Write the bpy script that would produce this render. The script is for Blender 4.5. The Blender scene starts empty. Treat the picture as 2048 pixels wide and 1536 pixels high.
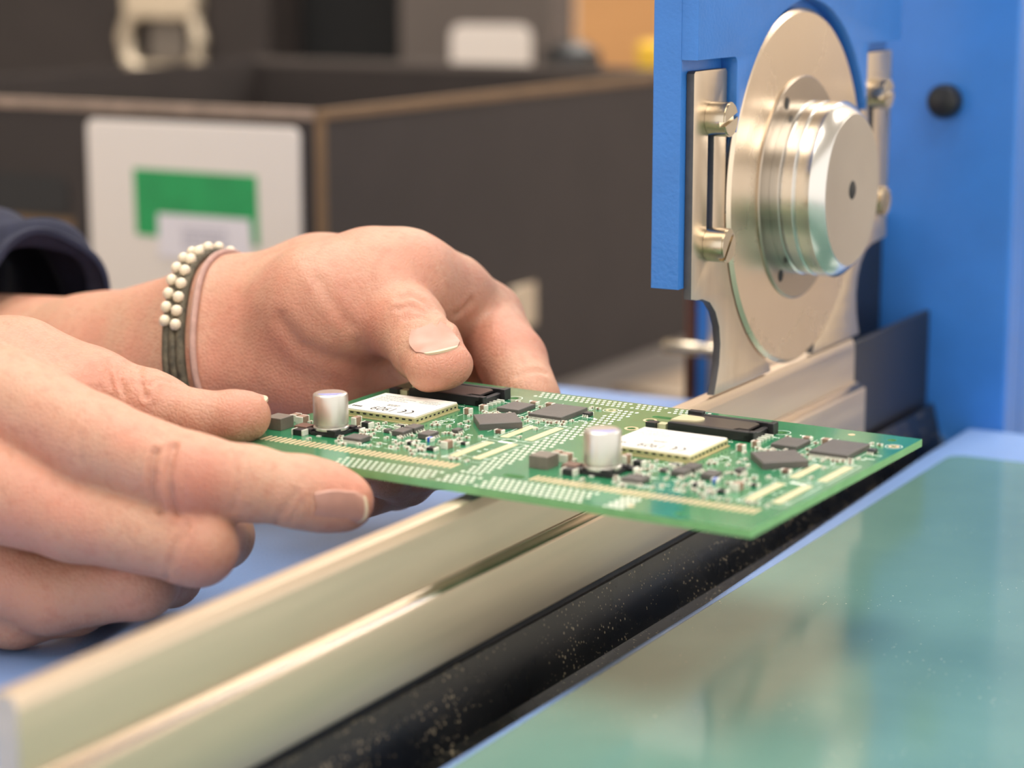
import bpy, bmesh, math, random
import numpy as np
from mathutils import Matrix, Vector

# ----------------------------------------------------------------- camera, world, lights, exposure
S = 0.001                                   # everything below is written in millimetres
scene = bpy.context.scene
COL = scene.collection
FPX, CXP, CYP = 4400.0, 1024.0, 768.0        # focal length in pixels of the 2048 x 1536 frame
_p = math.atan2(858, 4400); _yaw = math.atan2(2476, math.hypot(4400, 858))
RV = np.array([math.cos(_yaw), math.sin(_yaw), 0.0])
FV = np.array([-math.sin(_yaw) * math.cos(_p), math.cos(_yaw) * math.cos(_p), -math.sin(_p)])
UV = np.cross(RV, FV)
CAM = np.array([212.3817, -412.6578, 106.78])
cd = bpy.data.cameras.new('camera'); cam = bpy.data.objects.new('camera', cd); COL.objects.link(cam)
m = Matrix(((RV[0], UV[0], -FV[0], CAM[0] * S), (RV[1], UV[1], -FV[1], CAM[1] * S), (RV[2], UV[2], -FV[2], CAM[2] * S), (0, 0, 0, 1)))
cam.matrix_world = m
cd.sensor_width = 36.0; cd.lens = FPX / 2048 * 36.0
cd.clip_start = 0.02; cd.clip_end = 30
cd.dof.use_dof = True; cd.dof.focus_distance = 0.500; cd.dof.aperture_fstop = 11.0
scene.camera = cam

w = bpy.data.worlds.new('hall_light'); scene.world = w; w.use_nodes = True
w.node_tree.nodes['Background'].inputs[0].default_value = (1.0, 0.955, 0.90, 1)
w.node_tree.nodes['Background'].inputs[1].default_value = 1.0
vs = scene.view_settings
vs.view_transform = 'Standard'; vs.look = 'None'; vs.gamma = 1.0; vs.exposure = 0.58; vs.use_curve_mapping = False
LAMP_STRENGTH = 6.5

# ----------------------------------------------------------------- helpers
def at(x, y, d):
    """point of the place seen at pixel x, y that lies d millimetres deep"""
    return CAM + d * (FV + RV * (x - CXP) / FPX - UV * (y - CYP) / FPX)

def tag(o, label=None, cat=None, group=None, kind=None):
    if label: o['label'] = label
    if cat: o['category'] = cat
    if group: o['group'] = group
    if kind: o['kind'] = kind
    return o

def empty(name, loc, label, cat, group=None):
    o = bpy.data.objects.new(name, None); o.empty_display_size = 0.02
    o.location = Vector(loc) * S; COL.objects.link(o)
    return tag(o, label, cat, group)

def rootloc(o):
    while o.parent: o = o.parent
    return np.array(o.location) / S if o.type == 'EMPTY' and not o.get('local') else np.zeros(3)

def finish(me, smooth=None):
    if smooth is not None:
        me.shade_smooth()
        me.set_sharp_from_angle(angle=math.radians(smooth))

def link(name, me, mat=None, parent=None, loc=None, rotz=None):
    o = bpy.data.objects.new(name, me); COL.objects.link(o)
    if mat is not None and not me.materials: me.materials.append(mat)
    if parent is not None: o.parent = parent
    if loc is not None: o.location = Vector(loc) * S
    if rotz is not None: o.rotation_euler = (0, 0, rotz)
    return o

def bev(o, wd, seg=2, ang=35):
    md = o.modifiers.new('bevel', 'BEVEL'); md.width = wd * S; md.segments = seg; md.limit_method = 'ANGLE'; md.angle_limit = math.radians(ang)
    o.data.shade_smooth(); o.data.set_sharp_from_angle(angle=math.radians(50))
    return o

class MB:
    """collects shapes (millimetres) for ONE mesh object"""
    def __init__(s): s.v = []; s.f = []
    def add(s, vs, fs):
        n = len(s.v); s.v += [tuple(map(float, p)) for p in vs]; s.f += [tuple(i + n for i in f) for f in fs]; return s
    def box(s, x0, x1, y0, y1, z0, z1):
        return s.add([(x0,y0,z0),(x1,y0,z0),(x1,y1,z0),(x0,y1,z0),(x0,y0,z1),(x1,y0,z1),(x1,y1,z1),(x0,y1,z1)],
                     [(3,2,1,0),(4,5,6,7),(0,1,5,4),(1,2,6,5),(2,3,7,6),(3,0,4,7)])
    def prism(s, poly, h0, h1, axis='z'):
        """extrude a polygon; axis z: (x,y), axis x: (y,z), axis y: (x,z)"""
        n = len(poly)
        def P(a, h): return (a[0], a[1], h) if axis == 'z' else ((h, a[0], a[1]) if axis == 'x' else (a[0], h, a[1]))
        vs = [P(a, h0) for a in poly] + [P(a, h1) for a in poly]
        fs = [tuple(range(n - 1, -1, -1)), tuple(range(n, 2 * n))] + [(i, (i + 1) % n, n + (i + 1) % n, n + i) for i in range(n)]
        return s.add(vs, fs)
    def lathe(s, prof, c, axis='z', n=48):
        """prof: list of (r, h) along the axis"""
        vs = []
        for r, h in prof:
            for k in range(n):
                a = 2 * math.pi * k / n; p, q = r * math.cos(a), r * math.sin(a)
                vs.append((c[0] + p, c[1] + q, c[2] + h) if axis == 'z' else ((c[0] + h, c[1] + p, c[2] + q) if axis == 'x' else (c[0] + q, c[1] + h, c[2] + p)))
        fs = []
        for i in range(len(prof) - 1):
            for k in range(n):
                fs.append((i * n + k, i * n + (k + 1) % n, (i + 1) * n + (k + 1) % n, (i + 1) * n + k))
        fs.append(tuple(range(n - 1, -1, -1))); L = (len(prof) - 1) * n; fs.append(tuple(range(L, L + n)))
        return s.add(vs, fs)
    def tube(s, pts, r, n=8, closed=False):
        pts = [np.array(p, float) for p in pts]; N = len(pts); rs = r if hasattr(r, '__len__') else [r] * N
        up = np.array((0.13, 0.21, 0.97)); vs = []
        for i in range(N):
            a = pts[(i - 1) % N] if (closed or i > 0) else pts[0]; b = pts[(i + 1) % N] if (closed or i < N - 1) else pts[-1]
            t = b - a; t /= np.linalg.norm(t); e = np.cross(t, up); e /= np.linalg.norm(e); g = np.cross(e, t)
            for k in range(n):
                an = 2 * math.pi * k / n; vs.append(pts[i] + rs[i] * (math.cos(an) * e + math.sin(an) * g))
        fs = []
        for i in range(N if closed else N - 1):
            for k in range(n):
                fs.append((i * n + k, i * n + (k + 1) % n, ((i + 1) % N) * n + (k + 1) % n, ((i + 1) % N) * n + k))
        if not closed: fs += [tuple(range(n - 1, -1, -1)), tuple(range((N - 1) * n, N * n))]
        return s.add(vs, fs)
    def mesh(s, name, off=(0, 0, 0), smooth=None):
        me = bpy.data.meshes.new(name)
        v = (np.array(s.v) - np.array(off)) * S
        me.from_pydata(v.tolist(), [], s.f)
        bm = bmesh.new(); bm.from_mesh(me); bmesh.ops.recalc_face_normals(bm, faces=bm.faces); bm.to_mesh(me); bm.free()
        finish(me, smooth); return me
    def build(s, name, mat, parent=None, smooth=None):
        off = rootloc(parent) if parent is not None else (0, 0, 0)
        return link(name, s.mesh(name, off, smooth), mat, parent)

def plate_mesh(name, outer, holes, h0, h1, axis='z', off=(0, 0, 0), bevel=0.0):
    """flat plate with real holes: filled 2D outline extruded between h0 and h1"""
    cu = bpy.data.curves.new(name, 'CURVE'); cu.dimensions = '2D'; cu.fill_mode = 'BOTH'
    cu.extrude = abs(h1 - h0) / 2 - bevel; cu.bevel_depth = bevel; cu.bevel_resolution = 1
    for poly in [outer] + holes:
        sp = cu.splines.new('POLY'); sp.points.add(len(poly) - 1); sp.use_cyclic_u = True
        for p, q in zip(sp.points, poly): p.co = (q[0], q[1], 0, 1)
    ob = bpy.data.objects.new('tmp', cu); me = bpy.data.meshes.new_from_object(ob)
    bpy.data.objects.remove(ob); bpy.data.curves.remove(cu); me.name = name
    hc = (h0 + h1) / 2
    n = len(me.vertices); co = np.empty(n * 3); me.vertices.foreach_get('co', co); co = co.reshape(-1, 3)
    if axis == 'z': out = np.stack([co[:, 0], co[:, 1], co[:, 2] + hc], 1)
    elif axis == 'x': out = np.stack([co[:, 2] + hc, co[:, 0], co[:, 1]], 1)
    else: out = np.stack([co[:, 0], co[:, 2] + hc, co[:, 1]], 1)
    me.vertices.foreach_set('co', ((out - np.array(off)) * S).ravel())
    bm = bmesh.new(); bm.from_mesh(me); bmesh.ops.remove_doubles(bm, verts=bm.verts, dist=1e-7); bmesh.ops.recalc_face_normals(bm, faces=bm.faces); bm.to_mesh(me); bm.free()
    me.update(); finish(me, 40); return me

def circ(cx, cy, r, n=24, a0=0, a1=360):
    full = abs(a1 - a0) >= 360
    return [(cx + r * math.cos(math.radians(a0 + (a1 - a0) * k / (n if full else n - 1))), cy + r * math.sin(math.radians(a0 + (a1 - a0) * k / (n if full else n - 1)))) for k in range(n)]

def rrect(x0, x1, y0, y1, r, n=5):
    return circ(x1 - r, y1 - r, r, n, 0, 90) + circ(x0 + r, y1 - r, r, n, 90, 180) + circ(x0 + r, y0 + r, r, n, 180, 270) + circ(x1 - r, y0 + r, r, n, 270, 360)

# ----------------------------------------------------------------- materials
def lin(c):
    return tuple(((x / 255) / 12.92 if x / 255 <= 0.04045 else ((x / 255 + 0.055) / 1.055) ** 2.4) for x in c) + (1.0,)

def mat(name, rgb, rough=0.5, metal=0.0, var=0.0, vscale=40.0, stretch=(1, 1, 1), bump=0.0, bscale=800.0, coat=0.0, rvar=0.0, aniso=0.0, spec=0.5, col2=None, trans=0.0):
    m = bpy.data.materials.new(name); m.use_nodes = True; nt = m.node_tree; N = nt.nodes; L = nt.links
    b = N['Principled BSDF']; c = lin(rgb)
    b.inputs['Base Color'].default_value = c; b.inputs['Roughness'].default_value = rough; b.inputs['Metallic'].default_value = metal
    b.inputs['Coat Weight'].default_value = coat; b.inputs['Coat Roughness'].default_value = 0.08
    b.inputs['Specular IOR Level'].default_value = spec; b.inputs['Anisotropic'].default_value = aniso; b.inputs['Transmission Weight'].default_value = trans
    tc = N.new('ShaderNodeTexCoord'); mp = N.new('ShaderNodeMapping'); mp.inputs['Scale'].default_value = stretch; L.new(tc.outputs['Object'], mp.inputs[0])
    if var > 0 or rvar > 0:
        nz = N.new('ShaderNodeTexNoise'); nz.inputs['Scale'].default_value = vscale; nz.inputs['Detail'].default_value = 5; L.new(mp.outputs[0], nz.inputs['Vector'])
        if var > 0:
            mx = N.new('ShaderNodeMix'); mx.data_type = 'RGBA'
            mx.inputs[6].default_value = tuple(x * (1 - var) for x in c[:3]) + (1,) if col2 is None else lin(col2)
            mx.inputs[7].default_value = tuple(min(1, x * (1 + var)) for x in c[:3]) + (1,) if col2 is None else c
            rp = N.new('ShaderNodeMapRange'); rp.inputs[1].default_value = 0.32; rp.inputs[2].default_value = 0.68
            L.new(nz.outputs[0], rp.inputs[0]); L.new(rp.outputs[0], mx.inputs[0]); L.new(mx.outputs[2], b.inputs['Base Color'])
        if rvar > 0:
            rr = N.new('ShaderNodeMapRange'); rr.inputs[1].default_value = 0.3; rr.inputs[2].default_value = 0.7; rr.inputs[3].default_value = max(0.02, rough - rvar); rr.inputs[4].default_value = rough + rvar
            L.new(nz.outputs[0], rr.inputs[0]); L.new(rr.outputs[0], b.inputs['Roughness'])
    if bump > 0:
        bz = N.new('ShaderNodeTexNoise'); bz.inputs['Scale'].default_value = bscale; bz.inputs['Detail'].default_value = 3; L.new(mp.outputs[0], bz.inputs['Vector'])
        bp = N.new('ShaderNodeBump'); bp.inputs['Strength'].default_value = bump; bp.inputs['Distance'].default_value = 0.0004
        L.new(bz.outputs[0], bp.inputs['Height']); L.new(bp.outputs[0], b.inputs['Normal'])
    return m

def specks(m, rgb, scale, thr, amount=1.0, n0=0.40, n1=0.72):
    """scatter real dust flecks (Voronoi dots) over a material's colour"""
    nt = m.node_tree; N = nt.nodes; L = nt.links; b = N['Principled BSDF']
    tc = N.new('ShaderNodeTexCoord'); vo = N.new('ShaderNodeTexVoronoi'); vo.inputs['Scale'].default_value = scale; vo.inputs['Randomness'].default_value = 1
    L.new(tc.outputs['Object'], vo.inputs['Vector'])
    nz = N.new('ShaderNodeTexNoise'); nz.inputs['Scale'].default_value = scale * 0.06; nz.inputs['Detail'].default_value = 3; L.new(tc.outputs['Object'], nz.inputs['Vector'])
    th = N.new('ShaderNodeMapRange'); th.inputs[1].default_value = n0; th.inputs[2].default_value = n1; th.inputs[3].default_value = 0.0; th.inputs[4].default_value = thr
    L.new(nz.outputs[0], th.inputs[0])
    sp = N.new('ShaderNodeSeparateColor'); L.new(vo.outputs['Color'], sp.inputs[0])
    mu = N.new('ShaderNodeMath'); mu.operation = 'MULTIPLY'; L.new(th.outputs[0], mu.inputs[0]); L.new(sp.outputs[0], mu.inputs[1])
    lt = N.new('ShaderNodeMath'); lt.operation = 'LESS_THAN'; L.new(vo.outputs['Distance'], lt.inputs[0]); L.new(mu.outputs[0], lt.inputs[1])
    am = N.new('ShaderNodeMath'); am.operation = 'MULTIPLY'; am.inputs[1].default_value = amount; L.new(lt.outputs[0], am.inputs[0])
    mx = N.new('ShaderNodeMix'); mx.data_type = 'RGBA'; mx.inputs[7].default_value = lin(rgb)
    src = b.inputs['Base Color'].links
    if src: L.new(src[0].from_socket, mx.inputs[6])
    else: mx.inputs[6].default_value = b.inputs['Base Color'].default_value
    L.new(am.outputs[0], mx.inputs[0]); L.new(mx.outputs[2], b.inputs['Base Color'])
    return m

M = {}
M['blue'] = mat('blue_paint', (56, 122, 204), 0.33, 0, 0.05, 60, bump=0.25, bscale=900)
M['blue_table'] = mat('blue_table_paint', (118, 149, 200), 0.42, 0, 0.05, 30, bump=0.35, bscale=1600, spec=0.8)
M['steel'] = mat('brushed_steel', (214, 196, 174), 0.36, 1.0, 0.04, 60, (1, 6, 1), rvar=0.03)
M['blade'] = mat('ground_blade_steel', (222, 202, 178), 0.42, 1.0, 0.05, 25, (8, 0.5, 8), rvar=0.04)
M['ledge'] = mat('fine_ground_ledge', (226, 212, 194), 0.20, 1.0, 0.04, 25, (8, 0.5, 8), rvar=0.03)
M['cut_edge'] = mat('cut_edge_dark_reflection', (92, 90, 92), 0.6, 0.6, 0.1, 300)  # rough laser-cut edge; the dark surroundings it mirrors are put into the colour
M['disc'] = mat('turned_disc_steel', (230, 210, 186), 0.27, 1.0, 0.05, 25, rvar=0.04)
M['ring'] = mat('turned_ring_steel', (178, 164, 148), 0.30, 1.0, 0.05, 25)
M['alu'] = mat('polished_aluminium', (222, 218, 212), 0.22, 1.0, 0.03, 30, rvar=0.03)
M['alu_face'] = mat('turned_aluminium_face', (214, 208, 200), 0.30, 1.0, 0.03, 30, rvar=0.03)
M['screw'] = mat('nickel_screw', (206, 194, 174), 0.25, 1.0, 0.06, 200)
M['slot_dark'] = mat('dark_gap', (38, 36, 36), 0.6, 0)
M['black_metal'] = specks(mat('black_anodised_trough', (12, 12, 13), 0.30, 0.0, 0.2, 30, rvar=0.08), (176, 160, 134), 1000, 0.40, 0.55, .22, .66)
M['black'] = mat('black_plate', (28, 28, 34), 0.38, 0.0, 0.2, 40, bump=0.1)
M['black_plastic'] = mat('black_plastic', (22, 22, 24), 0.4, 0)
M['mat_green'] = specks(mat('green_mat', (90, 126, 118), 0.11, 0, 0.10, 18, (1, 1, 1), bump=0.03, bscale=1500, rvar=0.04, col2=(104, 140, 130), spec=0.8), (196, 208, 186), 700, 0.20, 0.7)
M['bench'] = mat('grey_bench', (120, 112, 106), 0.30, 0, 0.1, 8)

# ----------------------------------------------------------------- the setting
def struct(name, mb, m):
    o = mb.build(name, m); o['kind'] = 'structure'; return o
M['floor'] = mat('grey_floor', (128, 124, 118), 0.4, 0, 0.08, 3)
M['wall'] = mat('cream_wall', (226, 216, 204), 0.7, 0, 0.03, 3)
M['wood_wall'] = mat('orange_wood_panel', (228, 170, 112), 0.5, 0, 0.06, 6, (1, 1, 8))
M['ceil'] = mat('white_ceiling', (225, 222, 216), 0.8, 0, 0.02, 3)
BENCH = -116.0
struct('floor', MB().box(-3500, 3500, -3500, 3500, -870, -850), M['floor'])
struct('wall_back', MB().box(-3500, 3500, 3500, 3600, -850, 2000), M['wall'])
struct('wall_left', MB().box(-3600, -3500, -3500, 3500, -850, 2000), M['wall'])
struct('ceiling', MB().box(-3600, 3500, -3500, 3600, 2000, 2020), M['ceil'])
lampm = bpy.data.materials.new('fluorescent_diffuser'); lampm.use_nodes = True
_b = lampm.node_tree.nodes['Principled BSDF']; _b.inputs['Emission Color'].default_value = (1.0, 0.95, 0.88, 1); _b.inputs['Emission Strength'].default_value = LAMP_STRENGTH
for i, (lx, ly, wd) in enumerate(((-900, 350, 'over the operator side'), (150, -250, 'right above the cutting machine'), (1300, -500, 'on the side of the aisle'), (-900, 2500, 'added near the back wall for the blade glint, on the left'), (150, 2500, 'added near the back wall for the blade glint, in the middle'), (1300, 2500, 'added near the back wall for the blade glint, on the right'))):  # back-wall row is added to put a glint on the blade ledge
    t = empty('ceiling_lamp', (lx, ly, 1990), 'long fluorescent ceiling lamp ' + wd, 'lamp', 'ceiling lamps')
    bev(MB().box(lx - 320, lx + 320, ly - 770, ly + 770, 1960, 2000).build('housing', M['ceil'], t), 5)
    MB().box(lx - 300, lx + 300, ly - 750, ly + 750, 1952, 1959.5).build('diffuser', lampm, t)

wb = empty('workbench', (-100, 300, -850), 'grey workbench carrying the blue cutting machine and the black boxes', 'workbench')
bev(MB().box(-1500, 900, -700, 1450, BENCH - 40, BENCH).build('bench_top', M['bench'], wb), 3)
for lx in (-1450, 850):
    for ly in (-650, 1400):
        bev(MB().box(lx - 25, lx + 25, ly - 25, ly + 25, -850, BENCH - 40.5).build('leg', M['bench'], wb), 3)

# ----------------------------------------------------------------- depaneling machine
TZ = -38.0                                    # height of both tables
DC = (125.5, 47.3)                            # disc centre (y, z)
DR = 46.2
mc = empty('depaneling_machine', (0, 100, BENCH), 'blue circuit board cutting machine with a round steel blade above a long straight blade', 'machine')
O = rootloc(mc)
# tables
lt = bev(MB().box(-420, -7, -330, 244, TZ - 14, TZ).build('table', M['blue_table'], mc), 2.5, 3)
lt['label'] = 'blue painted table behind the straight blade'
rt = bev(MB().prism([(17.3, -330), (420, -330), (420, 244), (24.2, 244), (12.2, 244), (12.2, 200), (17.3, 30)], TZ - 14, TZ).build('table', M['blue_table'], mc), 1.5, 3)
rt['label'] = 'blue painted table under the green mat'
for a, b in ((-400, -300), (-400, 200), (400, -300), (400, 200), (-30, -300), (60, -300)):
    MB().lathe([(9, BENCH - TZ + 14 - 0.0), (9, -0.2)], (a, b, TZ - 14), n=20).build('support_leg', M['black_plastic'], mc, 40)
# straight blade and its holder
prof = [(-5, -0.2), (-1.6, 0), (-0.9, -0.1), (0, -2.2), (0, -13.0), (-5, -13.0)]
bev(MB().prism(prof, -178.3, 173.6, 'y').build('straight_blade', M['blade'], mc), 0.15, 2, 20)
prof = [(-6, -13.1), (0.1, -13.1), (0.15, -13.3), (2.4, -14.3), (2.7, -14.8), (2.7, -28.4), (2.0, -29), (-6, -29)]
bh = bev(MB().prism(prof, -178.3, 176, 'y').build('blade_holder', M['blade'], mc), 0.15, 2, 20)
bh.data.materials.append(M['ledge'])
for p in bh.data.polygons:
    if p.normal.z > .6 and p.normal.x > .2: p.material_index = 1
MB().box(-6, 0.8, -178, 176, -46, -29.1).build('holder_foot', M['black'], mc)
MB().prism([(0.9, -46), (0.9, -31), (1.6, -31), (5, -45.0), (26, -48), (26, -52), (0.9, -52)], -330, 242, 'y').build('chip_trough', M['black_metal'], mc)
bev(MB().box(-3.0, -1.0, 176.6, 243, -52, -1.8).build('end_plate', M['black'], mc), 0.4)
# column
cl = bev(MB().box(-27, 23.2, 245, 262, BENCH, 330).build('column', M['blue'], mc), 1.2, 3)
bev(MB().box(-16, 23, 262.2, 420, BENCH, 329).build('column_back', M['blue'], mc), 1.0)
kb = MB().lathe([(4.6, 0), (5.2, -1.5), (5.2, -4.5), (4.2, -6.2), (2.0, -6.9), (0.01, -7)], (1.6, 244.8, 63.0), 'y', 32).build('knob', M['black_plastic'], mc, 40)
kb['label'] = 'small round black knob on the column'
MB().lathe([(4.6, 0), (4.6, -3), (4.0, -4.2), (2.6, -5.2), (0.01, -5.5)], (1.0, 244.8, -45.5), 'y', 24).build('bolt', M['screw'], mc, 40)
# blade housing
hb = MB().box(-9.3, -2.1, 57, 198, 29, 330)
hbo = bev(hb.build('blade_housing', M['blue'], mc), 0.12, 2)
zt = 65.0
aa = math.degrees(math.asin((zt - DC[1]) / 48.6))
arc = [(DC[0] + 48.6 * math.cos(math.radians(a)), DC[1] + 48.6 * math.sin(math.radians(a))) for a in np.linspace(aa, 180 - aa, 60)]
recl = circ(78.3, 81.2, 1.8, 5, 0, 90); recr = [(2 * DC[0] - y, z) for y, z in recl][::-1]
outer = [(57, 83), *recl[::-1], (80.1, zt + .3), *arc[::-1], (2 * DC[0] - 80.1, zt + .3), *recr[::-1], (198, 83), (198, 330), (57, 330)]
fm = plate_mesh('housing_front', outer, [], -2.1, 2.1, 'x', O, 0.12)
link('housing_front', fm, M['blue'], mc)
# guards, slotted
def guard(sgn):
    Y = lambda y: y if sgn < 0 else 2 * DC[0] - y
    th = [math.radians(a) for a in np.linspace(183, 250, 26)]
    inner = [(DC[0] + 46.9 * math.cos(a), DC[1] + 46.9 * math.sin(a)) for a in th]
    inner = [q for q in inner if q[1] > 1.2]
    out = [(59.8, 79.5), (60.4, 80), (78.0, 80), (78.7, 79.3), *inner, (inner[-1][0] + 1.0, 0.9), (74.6, 0.9), (75.8, 3.5), (77.4, 8), (77.9, 13), (77.0, 17.5), (74.6, 21.5), (71.0, 24.4), (66.5, 25.8), (63, 26.0), (59.9, 26.6)]
    slot = circ(69.9, 66, 1.9, 9, 0, 180) + circ(69.9, 36.8, 1.9, 9, 180, 360)
    out = [(Y(a) + (5.5 if sgn > 0 and a < 62 else 0), b) for a, b in out]; slot = [(Y(a), b) for a, b in slot]
    g = link('guard_plate', plate_mesh('guard_plate', out, [slot], -2.0, 0.0, 'x', O, 0.15), M['steel'], mc)
    g.data.materials.append(M['cut_edge'])
    for p in g.data.polygons:
        cy, cz = p.center.y / S + O[1], p.center.z / S + O[2]
        if abs(p.normal.x) < .6 and math.hypot(cy - DC[0], cz - DC[1]) > 47.3: p.material_index = 1
    for zz, rot in ((68.6, 15), (38.6, 50)):
        r = 4.15; n = 28; c = np.array([0.0, Y(69.9), zz]); h = 5.2
        # cheese head with a cut slot: two half discs on a full disc
        mb = MB().lathe([(r, 0.03), (r, h - 1.4)], tuple(c), 'x', n)
        for half in (0, 1):
            a = np.radians(np.linspace(8 + 180 * half + rot, 172 + 180 * half + rot, 18))
            mb.prism([(c[1] + r * math.cos(q), c[2] + r * math.sin(q)) for q in a], h - 1.41, h - 0.35, 'x')
            mb.prism([(c[1] + (r - .35) * math.cos(q), c[2] + (r - .35) * math.sin(q)) for q in a], h - 0.35, h, 'x')
        sc_ = mb.build('screw', M['screw'], g, 30)
        MB().lathe([(1.8, -2.0), (1.8, 0.02)], tuple(c), 'x', 16).build('screw_shank', M['screw'], sc_, 30)
    return g
guard(-1); guard(1)
bev(MB().box(-36, -17, 206, 243, TZ + .2, 28).build('motor_bracket', M['black'], mc), 1)
# round blade: bevelled disc, clamping ring, hub, knob face
rb = MB().lathe([(8, -1.7), (DR - 1.2, -1.7), (DR, -0.8), (DR, 0.1), (DR - 1.1, 0.9), (29.0, 0.9), (8, 0.9)], (0, *DC), 'x', 160).build('round_blade', M['disc'], mc, 20)
MB().lathe([(29.0, 0.91), (29.0, 1.25), (28.6, 1.55), (20, 1.6)], (0, *DC), 'x', 120).build('clamping_ring', M['ring'], rb, 20)
for a in (118, 238, 358):
    MB().lathe([(1.6, 1.61), (1.6, 1.66), (0.01, 1.67)], (0, DC[0] + 25.4 * math.cos(math.radians(a)), DC[1] + 25.4 * math.sin(math.radians(a))), 'x', 20).build('pin_hole', M['slot_dark'], rb)
hbp = [(22.6, 1.62), (22.6, 4.0), (22.2, 4.3), (21.7, 4.4), (21.7, 4.9), (22.6, 5.2), (22.6, 7.6), (22.2, 7.9), (22.0, 8.2), (22.6, 8.6), (22.7, 9.0), (22.7, 12.2), (22.4, 12.7), (20.0, 15.2), (19.6, 15.4)]
hub = MB().lathe(hbp, (0, *DC), 'x', 120).build('hub', M['alu'], mc, 25)
MB().lathe([(19.6, 15.41), (19.5, 15.5), (3.2, 15.35), (2.6, 14.0)], (0, *DC), 'x', 96).build('hub_face', M['alu_face'], hub, 15)
MB().lathe([(2.5, 15.0), (2.5, 15.4), (1.9, 15.7), (0.01, 15.72)], (0, *DC), 'x', 24).build('hub_bore', M['slot_dark'], hub, 30)
MB().lathe([(7.5, -30), (7.5, -9.4)], (0, *DC), 'x', 32).build('spindle', M['screw'], mc, 30)

# green mat on the right table
gm = MB().prism(rrect(20.4, 400, -320, 202, 5), TZ + 0.02, TZ + 0.8).build('table_mat', M['mat_green'])
bev(gm, 0.3, 2); tag(gm, 'glossy green mat lying on the blue table in the foreground', 'mat')

# ----------------------------------------------------------------- circuit board panel
M['mask'] = mat('green_solder_mask', (30, 116, 80), 0.18, 0, 0.16, 130, coat=0.4, col2=(52, 130, 86), bump=0.05, bscale=1800)
M['fr4'] = mat('board_edge', (122, 176, 118), 0.45, 0, 0.08, 300)
M['gold'] = mat('gold_contact', (236, 206, 168), 0.34, 0.25, 0.04, 300)
M['tin'] = mat('tinned_pad', (236, 234, 220), 0.35, 0.15, 0.06, 900)
M['tan_pad'] = mat('bare_contact', (226, 216, 176), 0.35, 0.35, 0.04, 300)
M['silk'] = mat('white_silkscreen', (232, 234, 226), 0.6)
M['chip'] = mat('chip_plastic', (90, 85, 82), 0.46, 0, 0.06, 500, bump=0.15, bscale=3000)
M['chip_dark'] = mat('dark_plastic', (34, 33, 36), 0.40, 0, 0.1, 500)
M['can'] = mat('capacitor_can', (214, 210, 202), 0.30, 0.85, 0.02, 300)
M['ferrite'] = mat('ferrite', (122, 112, 102), 0.45, 0.2, 0.10, 600)
M['mlcc'] = mat('ceramic_capacitor', (150, 120, 102), 0.45, 0, 0.10, 600)
M['brown'] = mat('brown_inductor', (116, 86, 74), 0.35, 0, 0.1, 600)
M['label'] = mat('white_label', (228, 223, 214), 0.55)
M['shield'] = mat('gilt_shield', (206, 194, 150), 0.35, 0.5, 0.08, 300)
M['print'] = mat('black_print', (34, 33, 34), 0.7)
M['violet'] = mat('violet_print', (150, 150, 205), 0.5)
M['led'] = mat('blue_chip', (40, 90, 200), 0.3)
M['simmetal'] = mat('dark_sheet_metal', (92, 84, 82), 0.30, 0.6, 0.06, 200)

th = math.radians(-3.75); bt = 0.025
ux = Vector((math.cos(th), math.sin(th), bt * math.sin(th))).normalized(); vx = Vector((-math.sin(th), math.cos(th), bt * math.cos(th)))
nx = ux.cross(vx).normalized(); vx = nx.cross(ux).normalized()
pcb = bpy.data.objects.new('circuit_board_panel', None); COL.objects.link(pcb); pcb.empty_display_size = 0.02
pcb.matrix_world = Matrix(((ux.x, vx.x, nx.x, 0), (ux.y, vx.y, nx.y, 0), (ux.z, vx.z, nx.z, 0.004), (0, 0, 0, 1))); pcb['local'] = 1
tag(pcb, 'green panel of two identical circuit boards held over the straight blade', 'circuit board')
OFF = (0.0, 69.2)                              # the second board repeats the first one
holes = []
U0, U1, V0, V1 = -65.6, 64.2, -43.7, 37.7
holes += [rrect(2.6, 7.6, -33.6, -31.4, 1.0), rrect(3.6, 9.4, 26.9, 28.9, 0.9)]
HOLES = [(-33.8, 0.0, 1.15), (-11.9, -7.8, 0.9), (-11.3, 9.2, 0.9), (-33.6, 28.2, 1.1)]
for of in OFF: holes += [circ(u + of, v, r, 16) for u, v, r in HOLES]
RINGS = [(-7.6, 28.5, 1.05)]
for of in OFF: holes += [circ(u + of, v, r * .62, 14) for u, v, r in RINGS]
holes += [circ(u, v, 1.0, 14) for u, v in ((59.0, 33.6), (-61.5, 33.6), (47.5, -40.6), (5.0, 24.2), (5.3, 15.3))]
bo = link('board', plate_mesh('board', [(U0, V0), (U1, V0), (U1, V1), (U0, V1)], holes, -1.6, 0.0, 'z'), M['mask'], pcb)
bo.data.materials.append(M['fr4'])
for p in bo.data.polygons:
    if abs(p.normal.z) < 0.5: p.material_index = 1
rng = random.Random(4)

CACHE = {}
def part(name, key, fn, mat_, u, v, h=0.0, rot=0.0, parent=pcb, smooth=None):
    if key not in CACHE: CACHE[key] = fn().mesh(name, (0, 0, 0), smooth)
    me = CACHE[key]
    return link(name, me, mat_, parent, (u, v, h), rot)

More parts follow.
